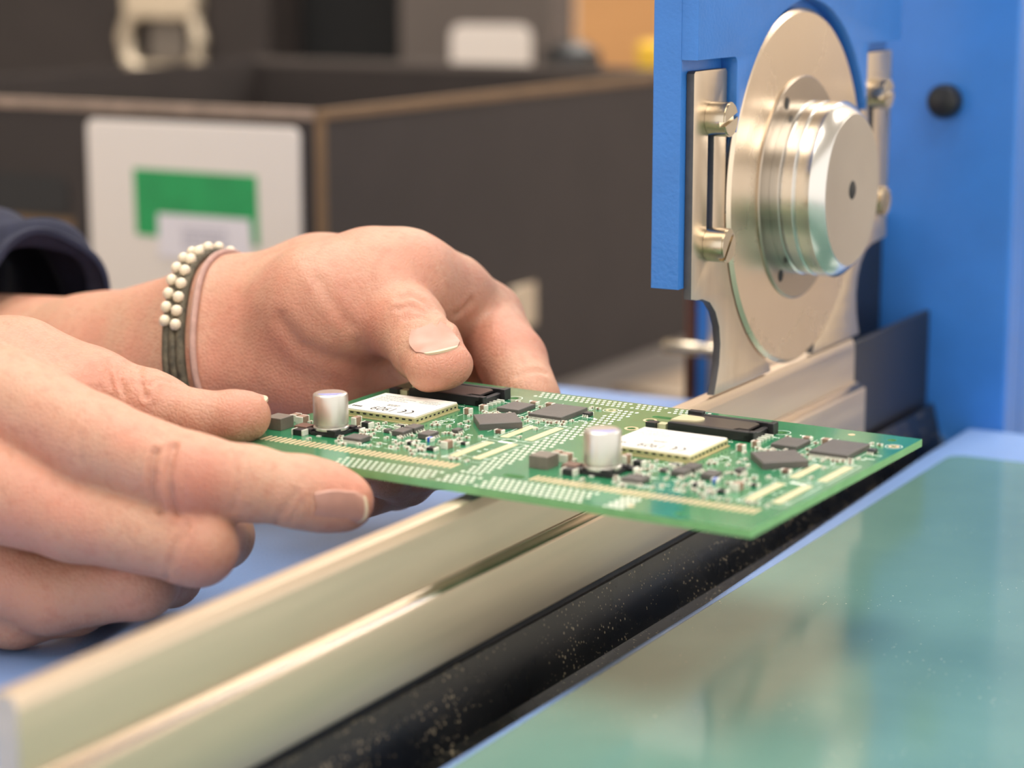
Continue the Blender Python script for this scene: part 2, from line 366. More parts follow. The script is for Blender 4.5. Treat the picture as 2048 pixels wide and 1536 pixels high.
def bbox(w_, d_, h_, b=0.12):
    """little moulded body with chamfered top edge, standing on the board"""
    def f():
        mb = MB(); x, y = w_ / 2, d_ / 2
        v = [(-x, -y, 0), (x, -y, 0), (x, y, 0), (-x, y, 0), (-x, -y, h_ - b), (x, -y, h_ - b), (x, y, h_ - b), (-x, y, h_ - b),
             (-x + b, -y + b, h_), (x - b, -y + b, h_), (x - b, y - b, h_), (-x + b, y - b, h_)]
        fs = [(3, 2, 1, 0), (8, 9, 10, 11)] + [(i, (i + 1) % 4, 4 + (i + 1) % 4, 4 + i) for i in range(4)] + [(4 + i, 4 + (i + 1) % 4, 8 + (i + 1) % 4, 8 + i) for i in range(4)]
        return mb.add(v, fs)
    return f

def legs(w_, d_, n, side='v', pw=0.25, out=0.9, up=0.5):
    """gull-wing leads along the two sides of a package"""
    def f():
        mb = MB()
        for s in (-1, 1):
            for k in range(n):
                t = (k - (n - 1) / 2)
                if side == 'v': c = t * w_ / n; a0, a1 = s * d_ / 2, s * (d_ / 2 + out)
                else: c = t * d_ / n; a0, a1 = s * w_ / 2, s * (w_ / 2 + out)
                am = a0 + (a1 - a0) * .4
                for (p0, p1, z0, z1) in ((a0, am, up - .1, up + .1), (am - s * .12, am + s * .06, 0.0, up + .1), (am, a1, 0.0, 0.15)):
                    lo, hi = min(p0, p1), max(p0, p1)
                    if side == 'v': mb.box(c - pw / 2, c + pw / 2, lo, hi, z0, z1)
                    else: mb.box(lo, hi, c - pw / 2, c + pw / 2, z0, z1)
        return mb
    return f

def text(body, size, u, v, h, rot, mat_, parent, name='print'):
    key = ('txt', body, size)
    if key not in CACHE:
        cu = bpy.data.curves.new('t', 'FONT'); cu.body = body; cu.size = size * S; cu.resolution_u = 3; cu.align_x = 'CENTER'; cu.align_y = 'CENTER'
        ob = bpy.data.objects.new('t', cu); me = bpy.data.meshes.new_from_object(ob); bpy.data.objects.remove(ob); bpy.data.curves.remove(cu); CACHE[key] = me
    return link(name, CACHE[key], mat_, parent, (u, v, h), rot)

for bi, of in enumerate(OFF):
    q = (lambda u: u + of)
    # electrolytic capacitor
    cu_, cv_ = q(-50.2), -20.6
    def cbase():
        a, c = 4.2, 1.6
        mb = MB().prism([(-a, -a + c), (-a + c, -a), (a - .2, -a), (a, -a + .2), (a, a - c), (a - c, a), (-a + .2, a), (-a, a - .2)], 0.1, 0.75)
        for sx, sy in ((-1, 1), (1, -1)): mb.box(sx * 2.9 - 1.1, sx * 2.9 + 1.1, sy * 2.9 - 1.1, sy * 2.9 + 1.1, .7, 1.5)
        mb.box(2.4, 4.1, 2.4, 4.1, .7, 1.2); mb.box(-4.1, -2.4, -4.1, -2.4, .7, 1.2)
        return mb
    cb = part('capacitor', 'capbase', cbase, M['chip_dark'], cu_, cv_, 0, 0)
    part('can', 'can', lambda: MB().lathe([(3.75, 0.8), (3.95, 1.0), (3.95, 1.5), (3.6, 1.75), (3.6, 2.0), (3.9, 2.3), (3.9, 8.3), (3.75, 8.75), (3.35, 8.98), (3.1, 9.0), (0.01, 9.0)], (0, 0, 0), 'z', 48), M['can'], 0, 0, 0, 0, cb, 30)
    part('polarity_mark', 'pol', lambda: MB().prism([(3.0 * math.cos(a), 3.0 * math.sin(a)) for a in np.radians(np.linspace(110, 250, 16))], 9.01, 9.03), M['violet'], 0, 0, 0, 2.2, cb)
    part('lead', 'caplead', lambda: MB().box(-.5, .5, -4.9, 4.9, 0.02, .18), M['tin'], 0, 0, 0, math.pi / 4 * 0, cb)
    # radio module with printed label
    mw, md_, mh = 20.4, 17.2, 2.0; mu, mv = q(-48.1), 2.4
    mo = part('radio_module', 'modbody', bbox(mw, md_, mh - .35), M['shield'], mu, mv)
    part('label_plate', 'modlabel', bbox(mw - .3, md_ - .3, .34, .1), M['label'], 0, 0, mh - .35, 0, mo)
    def slots():
        mb = MB()
        for k in range(11):
            c = -mw / 2 + 1.2 + k * (mw - 2.4) / 10
            mb.box(c - .45, c + .45, -md_ / 2 - .06, -md_ / 2 + .1, .95, 1.3)
        for k in range(10):
            c = -md_ / 2 + 1.1 + k * (md_ - 2.2) / 9
            mb.box(mw / 2 - .1, mw / 2 + .06, c - .32, c + .32, .75, 1.1)
        return mb
    part('side_slots', 'modslots', slots, M['print'], 0, 0, 0, 0, mo)
    part('castellation', 'modpads', lambda: MB().box(-mw / 2 - .35, mw / 2 + .35, -md_ / 2 - .35, md_ / 2 + .35, .02, .3), M['shield'], 0, 0, 0, 0, mo)
    # the print reads from the far side of the panel
    PI = math.pi
    tx = text('1909', 3.6, -0.4, -5.4, mh + .01, PI, M['print'], mo); tx.scale = (.9, 1.3, 1)
    def ce():
        mb = MB()
        for cx_, bar in ((0.0, False), (-1.75, True)):
            for k in range(14):
                a0, a1 = np.radians(-80 + 160 * k / 14), np.radians(-80 + 160 * (k + 1) / 14)
                p = [(cx_ + r * math.cos(a), r * math.sin(a)) for r, a in ((.9, a0), (1.25, a0), (1.25, a1), (.9, a1))]
                mb.prism(p, 0, .02)
            if bar: mb.box(cx_ + .35, cx_ + 1.1, -.12, .12, 0, .02)
        return mb
    part('print', 'ce', ce, M['print'], 6.0, -5.4, mh + .005, 0, mo).scale = (1.15, 1.35, 1)
    def lines():
        mb = MB(); r = random.Random(3)
        for (x0, x1, y, t) in ((-9, -6.4, -6.3, .9), (-2.2, 1.2, -1.5, .35), (-2.0, 1.0, -2.3, .35), (-8.5, -4, 1.2, .18), (-8.6, 0.5, 2.3, .18), (-8.6, -1, 3.3, .18), (-8.5, 1.5, 4.3, .18), (3, 8, 3.4, .18), (3.3, 8.2, 4.4, .18), (3.2, 7, 5.4, .18), (-8, -3, 5.6, .25)):
            x = x0
            while x < x1:
                l = r.uniform(.3, .9); mb.box(x, min(x + l, x1), y, y + t, 0, .01); x += l + .16
        return mb
    part('print', 'modlines', lines, M['print'], 0, 0, mh + .005, 0, mo)
    # SIM card holder
    su, sv = q(-45.0), 22.0
    def simframe():
        mb = MB()
        mb.box(-10.6, 10.2, -5.4, -4.2, 0.05, 2.2); mb.box(-10.6, 10.2, 4.2, 5.4, .05, 2.3)
        mb.box(8.0, 9.6, -5.4, 5.4, .05, 1.5); mb.box(9.6, 11.0, 2.8, 5.4, .05, 2.6); mb.box(-10.6, -7.0, 4.0, 5.6, .05, 2.9)
        mb.box(5.5, 8.2, -5.3, -3.0, .05, 2.0); mb.box(9.0, 10.4, -5.4, -3.9, .05, 2.3)
        return mb
    so = part('sim_card_holder', 'simf', simframe, M['chip_dark'], su, sv); bev(so, .12)
    part('cover', 'simc', lambda: MB().prism([(-10.0, -4.15), (4.6, -4.15), (5.4, -2.6), (7.6, -2.6), (7.6, 3.0), (6.0, 4.15), (-10.0, 4.15)], 1.75, 2.15), M['simmetal'], 0, 0, 0, 0, so)
    part('slider', 'sims', lambda: MB().prism([(-10.6, -4.0)] + circ(-6.4, -0.6, 2.2, 10, -70, 90) + [(-10.6, 1.8)], 2.16, 2.5), M['tan_pad'], 0, 0, 0, 0, so)
    part('end_block', 'simw', lambda: MB().box(-13.0, -11.0, -5.6, -3.6, .05, 1.6), M['tan_pad'], 0, 0, 0, 0, so)
    part('end_block', 'simb', lambda: MB().box(-15.4, -13.1, -6.6, -4.4, .05, 1.9), M['chip_dark'], 0, 0, 0, 0, so)
    def simpins():
        mb = MB()
        for k in range(4): mb.box(9.7, 11.6, -3.6 + k * 1.6, -3.1 + k * 1.6, .02, .5)
        return mb
    part('contacts', 'simp', simpins, M['tin'], 0, 0, 0, 0, so)
    # larger chips
    part('chip', 'icA', bbox(5.9, 7.2, 1.0), M['chip'], q(-26.7), 18.2)
    part('chip', 'icB', bbox(9.6, 9.6, 1.5), M['chip'], q(-22.4), 3.8, 0, math.radians(42))
    ic = part('chip', 'icC', bbox(8.6, 11.6, 1.2), M['chip'], q(-15.4), 18.2)
    part('leads', 'icCl', legs(8.4, 11.6, 21, 'v', .2, .7, .4), M['tin'], 0, 0, 0, 0, ic)
    # small chips with leads: (u, v, w, d, h, n leads, lead side)
    for key, u, v, w_, d_, h_, n, sd, r_ in (('ssop', -40.4, -24.4, 4.5, 3.9, 1.0, 10, 'v', 0), ('so8a', -35.2, -14.8, 2.9, 3.7, 1.1, 4, 'u', 0), ('so8b', -35.0, -10.6, 2.9, 3.7, 1.1, 4, 'u', 0), ('so8c', -28.8, -14.0, 2.9, 3.9, 1.1, 5, 'u', 0),
                                            ('sot', -25.9, -7.0, 1.5, 2.2, .8, 3, 'u', 0), ('sot2', -39.3, -14.4, 1.3, 1.6, .7, 2, 'u', 0), ('rnet', -9.2, 20.9, 1.6, 2.0, .8, 3, 'v', 0)):
        c_ = part('chip', key, bbox(w_, d_, h_), M['chip'] if key != 'rnet' else M['chip_dark'], q(u), v, .12, r_)
        part('leads', key + 'l', legs(w_, d_, n, sd, .3 if n < 8 else .22, .55, .4), M['tin'], 0, 0, -.12, 0, c_)
    # passives: name, u, v, w, d, h, body material, end caps along ('u','v',None)
    for nm, u, v, w_, d_, h_, mt, ends in (('power_inductor', -62.9, -22.9, 4.4, 4.6, 2.7, 'ferrite', None), ('ceramic_capacitor', -61.2, -16.8, 1.9, 2.6, 1.7, 'mlcc', 'v'), ('ceramic_capacitor', -64.0, -15.6, 1.7, 2.2, 1.6, 'mlcc', 'v'),
                                          ('diode', -54.9, -25.8, 3.0, 2.0, 1.3, 'chip_dark', 'u'), ('inductor', -56.4, -22.2, 3.4, 3.2, 1.3, 'brown', None), ('ceramic_capacitor', -49.3, -12.5, 1.2, 2.4, 2.0, 'mlcc', 'v'), ('diode', -46.0, -13.0, 2.4, 1.8, 1.3, 'chip_dark', 'u'),
                                          ('diode', -45.6, -16.8, 2.2, 1.9, .8, 'chip_dark', 'u'), ('diode', -39.2, -10.2, 1.6, 2.0, .8, 'chip_dark', 'v'), ('blue_diode', -26.5, -16.6, 1.3, 1.4, .9, 'led', 'u'), ('ceramic_capacitor', -20.0, -19.6, 1.6, 2.6, 1.6, 'mlcc', 'v'),
                                          ('diode', -18.4, -15.4, 1.8, 1.2, .6, 'chip_dark', 'u'), ('diode', -21.6, -23.0, 2.4, 1.6, .7, 'chip_dark', 'u'), ('diode', -28.4, -21.2, 1.7, 1.3, .7, 'chip_dark', 'u'), ('resistor', -23.7, -25.6, .8, 1.2, .6, 'chip_dark', 'v'),
                                          ('ceramic_capacitor', -32.6, 13.6, 1.6, 1.4, 1.4, 'mlcc', 'u'), ('ceramic_capacitor', -33.9, 9.2, 1.7, 1.4, 1.4, 'mlcc', 'u'), ('ceramic_capacitor', -20.9, 23.6, 2.0, 1.4, 1.2, 'mlcc', 'u'), ('ceramic_capacitor', -25.8, 24.6, 2.0, 1.3, .8, 'mlcc', 'u'),
                                          ('resistor', -17.6, -2.8, 2.0, 1.2, .8, 'brown', 'u'), ('diode', -56.6, -12.2, 2.6, 1.8, 1.6, 'chip_dark', 'u'), ('diode', -55.2, -15.6, 2.8, 2.0, 1.8, 'chip_dark', 'u')):
        key = (nm, w_, d_, h_)
        e = .28 if ends else 0
        c_ = part(nm, key, bbox(w_ - (2 * e if ends == 'u' else 0), d_ - (2 * e if ends == 'v' else 0), h_, .1), M[mt], q(u), v, .03)
        if ends:
            for s in (-1, 1):
                ek = (key, 'end')
                if ends == 'u': part('end_cap', ek, bbox(e * 1.4, d_, h_ * .98, .05), M['tin'], s * (w_ / 2 - e / 2 + .01), 0, 0, 0, c_)
                else: part('end_cap', ek, bbox(w_, e * 1.4, h_ * .98, .05), M['tin'], 0, s * (d_ / 2 - e / 2 + .01), 0, 0, c_)
    # edge contacts
    for k in range(38):
        part('edge_contact', 'finger', lambda: MB().prism(rrect(-.33, .33, -2.0, 2.0, .2, 3), 0.005, .05), M['gold'], q(-59.6 + k * 1.36 * (.985 if bi == 0 else .985)), -31.7)
    # long contact strips near the score line
    for u, v0, v1 in ((-14.9, -25.0, -10.6), (-9.4, -24.6, -9.6), (-14.7, -5.6, 6.2), (-8.6, -5.4, 8.0)):
        part('contact_strip', ('strip', v0), lambda: MB().prism(rrect(-1.05, 1.05, -(v1 - v0) / 2, (v1 - v0) / 2, .2, 3), .005, .05), M['tan_pad'] if bi == 0 else M['gold'], q(u), (v0 + v1) / 2)
    # tiny passives: too small to pick apart
    body = MB(); ends_ = MB(); r = random.Random(11)
    zones = [(-46, -19, -28.5, -8, 105), (-33, -25, 2, 14, 16), (-21, -7, -6, 12, 26), (-33, -8, 10, 28, 30), (-60, -42, -29, -10, 22), (-36, -26, -8, 2, 12), (-20, -9, -29, -26, 8)]
    occ = [(-50.2, -20.6, 5.2), (-40.4, -24.4, 3.3), (-35.2, -14.8, 2.6), (-35, -10.6, 2.6), (-28.8, -14, 2.8), (-22.4, 3.8, 6.2), (-15.4, 18.2, 6.6), (-26.7, 18.2, 4.5), (-62.9, -22.9, 3.4), (-56.4, -22.2, 2.6), (-54.9, -25.8, 2.2), (-26.5, -16.6, 1.6), (-20, -19.6, 1.8), (-33.8, 0, 2.2), (-11.9, -7.8, 1.8), (-11.3, 9.2, 1.6), (-21.6, -23, 1.8), (-28.4, -21.2, 1.5), (-25.9, -7, 1.8)]
    for (a0, a1, b0, b1, n) in zones:
        for _ in range(n):
            u, v = r.uniform(a0, a1), r.uniform(b0, b1)
            u = round(u / .95) * .95; v = round(v / .75) * .75
            if any((u - x) ** 2 + (v - y) ** 2 < g * g for x, y, g in occ): continue
            if any(abs(u - s) < 1.5 and c0 < v < c1 for s, c0, c1 in ((-14.9, -25.4, -10.2), (-9.4, -25, -9.2), (-14.7, -6, 6.6), (-8.6, -5.8, 8.4))): continue
            if mu - of - mw / 2 - .6 < u < mu - of + mw / 2 + .6 and mv - md_ / 2 - .6 < v < mv + md_ / 2 + .6: continue
            occ.append((u, v, .85))
            al = r.random() < .5; l, wd = .5, .27
            (body.box(u - .28, u + .28, v - wd, v + wd, .03, .42) if al else body.box(u - wd, u + wd, v - .28, v + .28, .03, .42))
            for s in (-1, 1):
                (ends_.box(u + s * .45 - .18, u + s * .45 + .18, v - wd - .06, v + wd + .06, .01, .46) if al else ends_.box(u - wd - .06, u + wd + .06, v + s * .45 - .18, v + s * .45 + .18, .01, .46))
    o1 = link('tiny_passives', body.mesh('tiny_passives'), M['mlcc'] if True else None, pcb, (of, 0, 0)); o1['kind'] = 'stuff'
    o2 = link('solder_joints', ends_.mesh('solder_joints'), M['tin'], pcb, (of, 0, 0)); o2['kind'] = 'stuff'
    # silkscreen: ticks, frames, rings
    sk = MB(); r = random.Random(8)
    for _ in range(170):
        u, v = r.uniform(-46, -8), r.uniform(-28, 28)
        if mu - of - mw / 2 - 1 < u < mu - of + mw / 2 + 1 and mv - md_ / 2 - 1 < v < mv + md_ / 2 + 1: continue
        if any((u - x) ** 2 + (v - y) ** 2 < (g * .8) ** 2 for x, y, g in occ[:19]): continue
        if r.random() < .5:
            for k in range(r.randint(2, 4)): sk.box(u + k * .55, u + k * .55 + .35, v, v + r.uniform(.4, .7), .004, .012)
        else:
            l = r.uniform(1, 2.6)
            if r.random() < .5: sk.box(u, u + l, v, v + .13, .004, .012)
            else: sk.box(u, u + .13, v, v + l, .004, .012)
    for (u, v, rr) in [(h[0], h[1], h[2] + .75) for h in HOLES] + [(RINGS[0][0], RINGS[0][1], 1.7)]:
        for k in range(24):
            a0, a1 = 2 * PI * k / 24, 2 * PI * (k + 1) / 24
            sk.prism([(u + rr * math.cos(a0), v + rr * math.sin(a0)), (u + (rr + .16) * math.cos(a0), v + (rr + .16) * math.sin(a0)), (u + (rr + .16) * math.cos(a1), v + (rr + .16) * math.sin(a1)), (u + rr * math.cos(a1), v + rr * math.sin(a1))], .004, .012)
    for (a0, a1, b0, b1) in ((-16.6, -6.8, -27, -8.9), (-16.6, -6.6, -6.8, 9.6), (-20.6, -10.2, 11.6, 25.2), (-30.6, -22.8, 13.8, 22.8)):
        for (x0, x1, y0, y1) in ((a0, a1, b0, b0 + .14), (a0, a1, b1 - .14, b1), (a0, a0 + .14, b0, b1), (a1 - .14, a1, b0, b1)): sk.box(x0, x1, y0, y1, .004, .011)
    sk.box(-13.6, -10.2, -9.8, -8.6, .004, .012)
    o3 = link('silkscreen', sk.mesh('silkscreen'), M['silk'], pcb, (of, 0, 0)); o3['kind'] = 'stuff'
    # gold eyelets
    for (u, v, rr) in RINGS:
        def eye():
            mb = MB()
            for k in range(20):
                a0, a1 = 2 * PI * k / 20, 2 * PI * (k + 1) / 20
                mb.prism([(.66 * math.cos(a0), .66 * math.sin(a0)), (1.2 * math.cos(a0), 1.2 * math.sin(a0)), (1.2 * math.cos(a1), 1.2 * math.sin(a1)), (.66 * math.cos(a1), .66 * math.sin(a1))], .004, .05)
            return mb
        part('eyelet', 'eye', eye, M['gold'], q(u), v)
for u, v in ((5.0, 24.2), (5.3, 15.3)):
    part('eyelet', 'eye2', lambda: MB().add(*(lambda vs: (vs, [(i, (i + 1) % 20, 20 + (i + 1) % 20, 20 + i) for i in range(20)]))([(1.02 * math.cos(k * PI / 10), 1.02 * math.sin(k * PI / 10), .03) for k in range(20)] + [(1.6 * math.cos(k * PI / 10), 1.6 * math.sin(k * PI / 10), .03) for k in range(20)])), M['gold'], u, v)
for u, v in ((49.5, 33.9), (36.6, -40.2)):
    part('fiducial', 'fid', lambda: MB().prism(circ(0, 0, .8, 16), .004, .04), M['gold'], u, v)
# the dotted copper rows of the panel frame and score strip
dots = MB()
def dotrow(u0, u1, v0, v1, du, dv, w_, d_, skip=None):
    nu, nv = int((u1 - u0) / du), int((v1 - v0) / dv)
    for i in range(nu + 1):
        for j in range(nv + 1):
            u = u0 + i * du + (.5 * du if j % 2 else 0); v = v0 + j * dv
            if u > u1 + .01 or (skip and skip(u, v)): continue
            dots.prism([(u - w_, v), (u - w_ * .5, v - d_), (u + w_ * .5, v - d_), (u + w_, v), (u + w_ * .5, v + d_), (u - w_ * .5, v + d_)], .004, .05)
dotrow(-6.0, -0.9, -34.5, 30.4, 1.4, 2.05, .46, .56)                   # score strip between the boards
dotrow(-30.5, -6.2, 32.6, 37.0, 1.4, 1.75, .44, .5)                    # far rail, first board
dotrow(-4.6, 2.4, 32.9, 37.2, 1.4, 1.75, .44, .5)
dotrow(5.2, 14.5, 32.9, 37.2, 1.4, 1.75, .44, .5)
dotrow(-34.0, -8.6, -42.4, -36.0, 1.5, 1.7, .4, .46)                    # near rail
dotrow(-6.6, 0.4, -42.4, -36.4, 1.5, 1.7, .46, .52)
dotrow(2.6, 27.0, -42.6, -35.6, 1.5, 1.7, .46, .52)
dotrow(32.6, 36.4, -42.8, -34.6, 1.2, 1.1, .5, .4)
do = link('copper_dots', dots.mesh('copper_dots'), M['tin'], pcb); do['kind'] = 'stuff'

# ----------------------------------------------------------------- the person's hands: one smooth surface each
def smin(a, b, k):
    h = np.maximum(k - np.abs(a - b), 0) / k
    return np.minimum(a, b) - h * h * k * 0.25

def cone(P, a, ra, b, rb):
    ab = b - a; t = np.clip(((P - a) @ ab) / (ab @ ab), 0, 1)
    d = P - (a + t[:, None] * ab)
    return np.sqrt((d * d).sum(1)) - (ra + t * (rb - ra))

class Hand:
    """palm: list of bones; fingers: chains of joints (pixel x, pixel y, depth, radius)"""
    def __init__(s, palm, fingers, kpalm=9.0, kjoin=7.0, kfinger=2.5, kchain=1.6):
        J = lambda j: (at(*j[:3]).astype(np.float32), np.float32(j[3]))
        s.palm = [(*J(a), *J(b)) for a, b in palm]
        s.fing = [[(*J(c[i]), *J(c[i + 1])) for i in range(len(c) - 1)] for c in fingers]
        s.k = (kpalm, kjoin, kfinger, kchain)
    def __call__(s, P):
        kp, kj, kf, kc = s.k
        D = None
        for a, ra, b, rb in s.palm:
            d = cone(P, a, ra, b, rb); D = d if D is None else smin(D, d, kp)
        Fd = None
        for ch in s.fing:
            C = None
            for a, ra, b, rb in ch:
                d = cone(P, a, ra, b, rb); C = d if C is None else smin(C, d, kf)
            Fd = C if Fd is None else smin(Fd, C, kc)
        return smin(D, Fd, kj)
    def bounds(s):
        pts = [(a, ra) for a, ra, _, _ in s.palm] + [(b, rb) for _, _, b, rb in s.palm] + [q for ch in s.fing for a, ra, b, rb in ch for q in ((a, ra), (b, rb))]
        lo = np.min([p - r for p, r in pts], 0) - 3; hi = np.max([p + r for p, r in pts], 0) + 3
        return lo, hi
    def grad(s, P, e=0.25):
        g = np.stack([s(P + np.eye(3, dtype=np.float32)[i] * e) - s(P - np.eye(3, dtype=np.float32)[i] * e) for i in range(3)], 1)
        return g / (np.linalg.norm(g, axis=1, keepdims=True) + 1e-9)

def surface(fn, h=0.75, co=5):
    """surface nets over a narrow band"""
    lo, hi = fn.bounds(); H = h * co
    nc = np.ceil((hi - lo) / H).astype(int) + 1
    g = np.stack(np.meshgrid(*[np.arange(n) for n in nc], indexing='ij'), -1).reshape(-1, 3)
    D = fn((lo + (g + .5) * H).astype(np.float32)).reshape(nc)
    act = np.argwhere(np.abs(D) < H * 1.05)
    nf = nc * co + 1
    val = np.repeat(np.repeat(np.repeat(D, co, 0), co, 1), co, 2)
    val = np.pad(val, ((0, 1),) * 3, mode='edge').astype(np.float32)
    mask = np.zeros(nf, bool)
    off = np.stack(np.meshgrid(*[np.arange(co + 1)] * 3, indexing='ij'), -1).reshape(-1, 3)
    idx = (act[:, None, :] * co + off[None]).reshape(-1, 3); mask[idx[:, 0], idx[:, 1], idx[:, 2]] = True
    pts = np.argwhere(mask)
    out = np.empty(len(pts), np.float32)
    for i in range(0, len(pts), 400000): out[i:i + 400000] = fn((lo + pts[i:i + 400000] * h).astype(np.float32))
    val[pts[:, 0], pts[:, 1], pts[:, 2]] = out
    ins = val < 0
    n = np.array(val.shape) - 1
    cs = np.zeros(n, int)
    for d in np.ndindex(2, 2, 2): cs += ins[d[0]:d[0] + n[0], d[1]:d[1] + n[1], d[2]:d[2] + n[2]]
    cells = np.argwhere((cs > 0) & (cs < 8)); ids = -np.ones(n, int); ids[tuple(cells.T)] = np.arange(len(cells))
    acc = np.zeros((len(cells), 3)); cnt = np.zeros(len(cells))
    for ax in range(3):
        for d in np.ndindex(2, 2):
            o = [0, 0, 0]; o[(ax + 1) % 3] = d[0]; o[(ax + 2) % 3] = d[1]; e = [0, 0, 0]; e[ax] = 1
            p0 = cells + o; p1 = p0 + e; v0 = val[tuple(p0.T)]; v1 = val[tuple(p1.T)]
            k = (v0 < 0) != (v1 < 0); t = v0[k] / (v0[k] - v1[k])
            acc[k] += p0[k] + t[:, None] * np.array(e); cnt[k] += 1
    V = (lo + acc / cnt[:, None] * h).astype(np.float32)
    for _ in range(2):
        d = fn(V); V = (V - np.clip(d, -h, h)[:, None] * fn.grad(V)).astype(np.float32)
    F = []
    for ax in range(3):
        b, c = (ax + 1) % 3, (ax + 2) % 3
        sl0 = [slice(None)] * 3; sl1 = [slice(None)] * 3; sl0[ax] = slice(0, -1); sl1[ax] = slice(1, None)
        ch = np.argwhere(ins[tuple(sl0)] != ins[tuple(sl1)])
        ch = ch[(ch[:, b] > 0) & (ch[:, c] > 0) & (ch[:, b] < n[b]) & (ch[:, c] < n[c])]
        flip = ins[tuple(ch.T)]
        q = []
        for db, dc in ((1, 1), (0, 1), (0, 0), (1, 0)):
            cc = ch.copy(); cc[:, b] -= db; cc[:, c] -= dc; q.append(ids[tuple(cc.T)])
        q = np.stack(q, 1); q[~flip] = q[~flip][:, ::-1]; F.append(q)
    F = np.concatenate(F); F = F[(F >= 0).all(1)]
    return V, F

def groove(V, Nn, path, depth, width):
    """press a crease that follows a polyline into the skin"""
    path = [np.array(p, float) for p in path]; best = np.full(len(V), 1e9)
    for a, b in zip(path[:-1], path[1:]): best = np.minimum(best, cone(V, a, 0, b, 0))
    amt = depth * np.exp(-(best / width) ** 2) - 0.35 * depth * np.exp(-((best - 2.2 * width) / (1.1 * width)) ** 2)
    return V - Nn * amt[:, None]

def on_skin(fn, x, y, d0=380, d1=640):
    """first point of the hand met along the line of sight through a pixel"""
    d = d0
    for _ in range(90):
        s_ = float(fn(at(x, y, d)[None].astype(np.float32))[0])
        if s_ < 0.03: break
        d += s_ * 0.9
        if d > d1: break
    return at(x, y, d)

M['skin'] = mat('skin', (226, 172, 142), 0.46)
def skin_nodes():
    m_ = M['skin']; nt = m_.node_tree; N = nt.nodes; L = nt.links; b = N['Principled BSDF']
    b.inputs['Subsurface Weight'].default_value = 0.35; b.inputs['Subsurface Radius'].default_value = (1.0, 0.38, 0.22); b.inputs['Subsurface Scale'].default_value = 0.0028
    b.inputs['Specular IOR Level'].default_value = 0.42
    tc = N.new('ShaderNodeTexCoord')
    def noise(sc, det):
        z = N.new('ShaderNodeTexNoise'); z.inputs['Scale'].default_value = sc; z.inputs['Detail'].default_value = det; L.new(tc.outputs['Object'], z.inputs['Vector']); return z
    def rng_(src, a, b_, lo=0., hi=1.):
        r = N.new('ShaderNodeMapRange'); r.inputs[1].default_value = a; r.inputs[2].default_value = b_; r.inputs[3].default_value = lo; r.inputs[4].default_value = hi; L.new(src, r.inputs[0]); return r.outputs[0]
    def mix(fac, a, c):
        x = N.new('ShaderNodeMix'); x.data_type = 'RGBA'; L.new(fac, x.inputs[0]); L.new(a, x.inputs[6]) if hasattr(a, 'links') else setattr(x.inputs[6], 'default_value', a); x.inputs[7].default_value = c; return x.outputs[2]
    c = mix(rng_(noise(70, 4).outputs[0], .38, .66), lin((195, 151, 126)), lin((200, 143, 120)))
    c = mix(rng_(noise(420, 3).outputs[0], .50, .72, 0, .35), c, lin((172, 112, 89)))
    at_ = N.new('ShaderNodeAttribute'); at_.attribute_name = 'flush'
    c = mix(rng_(at_.outputs['Fac'], 0, 1, 0, .65), c, lin((184, 105, 88)))
    L.new(c, b.inputs['Base Color'])
    vo = N.new('ShaderNodeTexVoronoi'); vo.feature = 'DISTANCE_TO_EDGE'; vo.inputs['Scale'].default_value = 950; L.new(tc.outputs['Object'], vo.inputs['Vector'])
    mm = N.new('ShaderNodeMath'); mm.operation = 'ADD'; L.new(rng_(vo.outputs['Distance'], 0, .25), mm.inputs[0]); L.new(noise(700, 4).outputs[0], mm.inputs[1])
    bp = N.new('ShaderNodeBump'); bp.inputs['Strength'].default_value = .36; bp.inputs['Distance'].default_value = .00022; L.new(mm.outputs[0], bp.inputs['Height']); L.new(bp.outputs[0], b.inputs['Normal'])
skin_nodes()
M['nail'] = mat('fingernail', (188, 140, 122), 0.40, 0, 0.08, 220, coat=0.0, bump=0.08, bscale=900)
M['nail_edge'] = mat('nail_free_edge', (212, 192, 162), 0.45, 0, 0.05, 300)

def skin_mesh(name, fn, creases, flush, parent, h=0.7):
    V, F = surface(fn, h)
    Nn = fn.grad(V)
    for path, dp, wd in creases: V = groove(V, Nn, path, dp, wd)
    off = rootloc(parent)
    me = bpy.data.meshes.new(name); me.vertices.add(len(V)); me.vertices.foreach_set('co', ((V - off) * S).astype(np.float32).ravel())
    me.loops.add(len(F) * 4); me.loops.foreach_set('vertex_index', F.ravel().astype(np.int32))
    me.polygons.add(len(F)); me.polygons.foreach_set('loop_start', (np.arange(len(F)) * 4).astype(np.int32))
    fl = np.zeros(len(V), np.float32)
    for p, r, a in flush: fl = np.maximum(fl, a * np.exp(-(((V - np.array(p)) ** 2).sum(1)) / (r * r)))
    atr = me.attributes.new('flush', 'FLOAT', 'POINT'); atr.data.foreach_set('value', fl)
    me.update(); me.validate(); me.shade_smooth()
    o = link(name, me, M['skin'], parent)
    return o

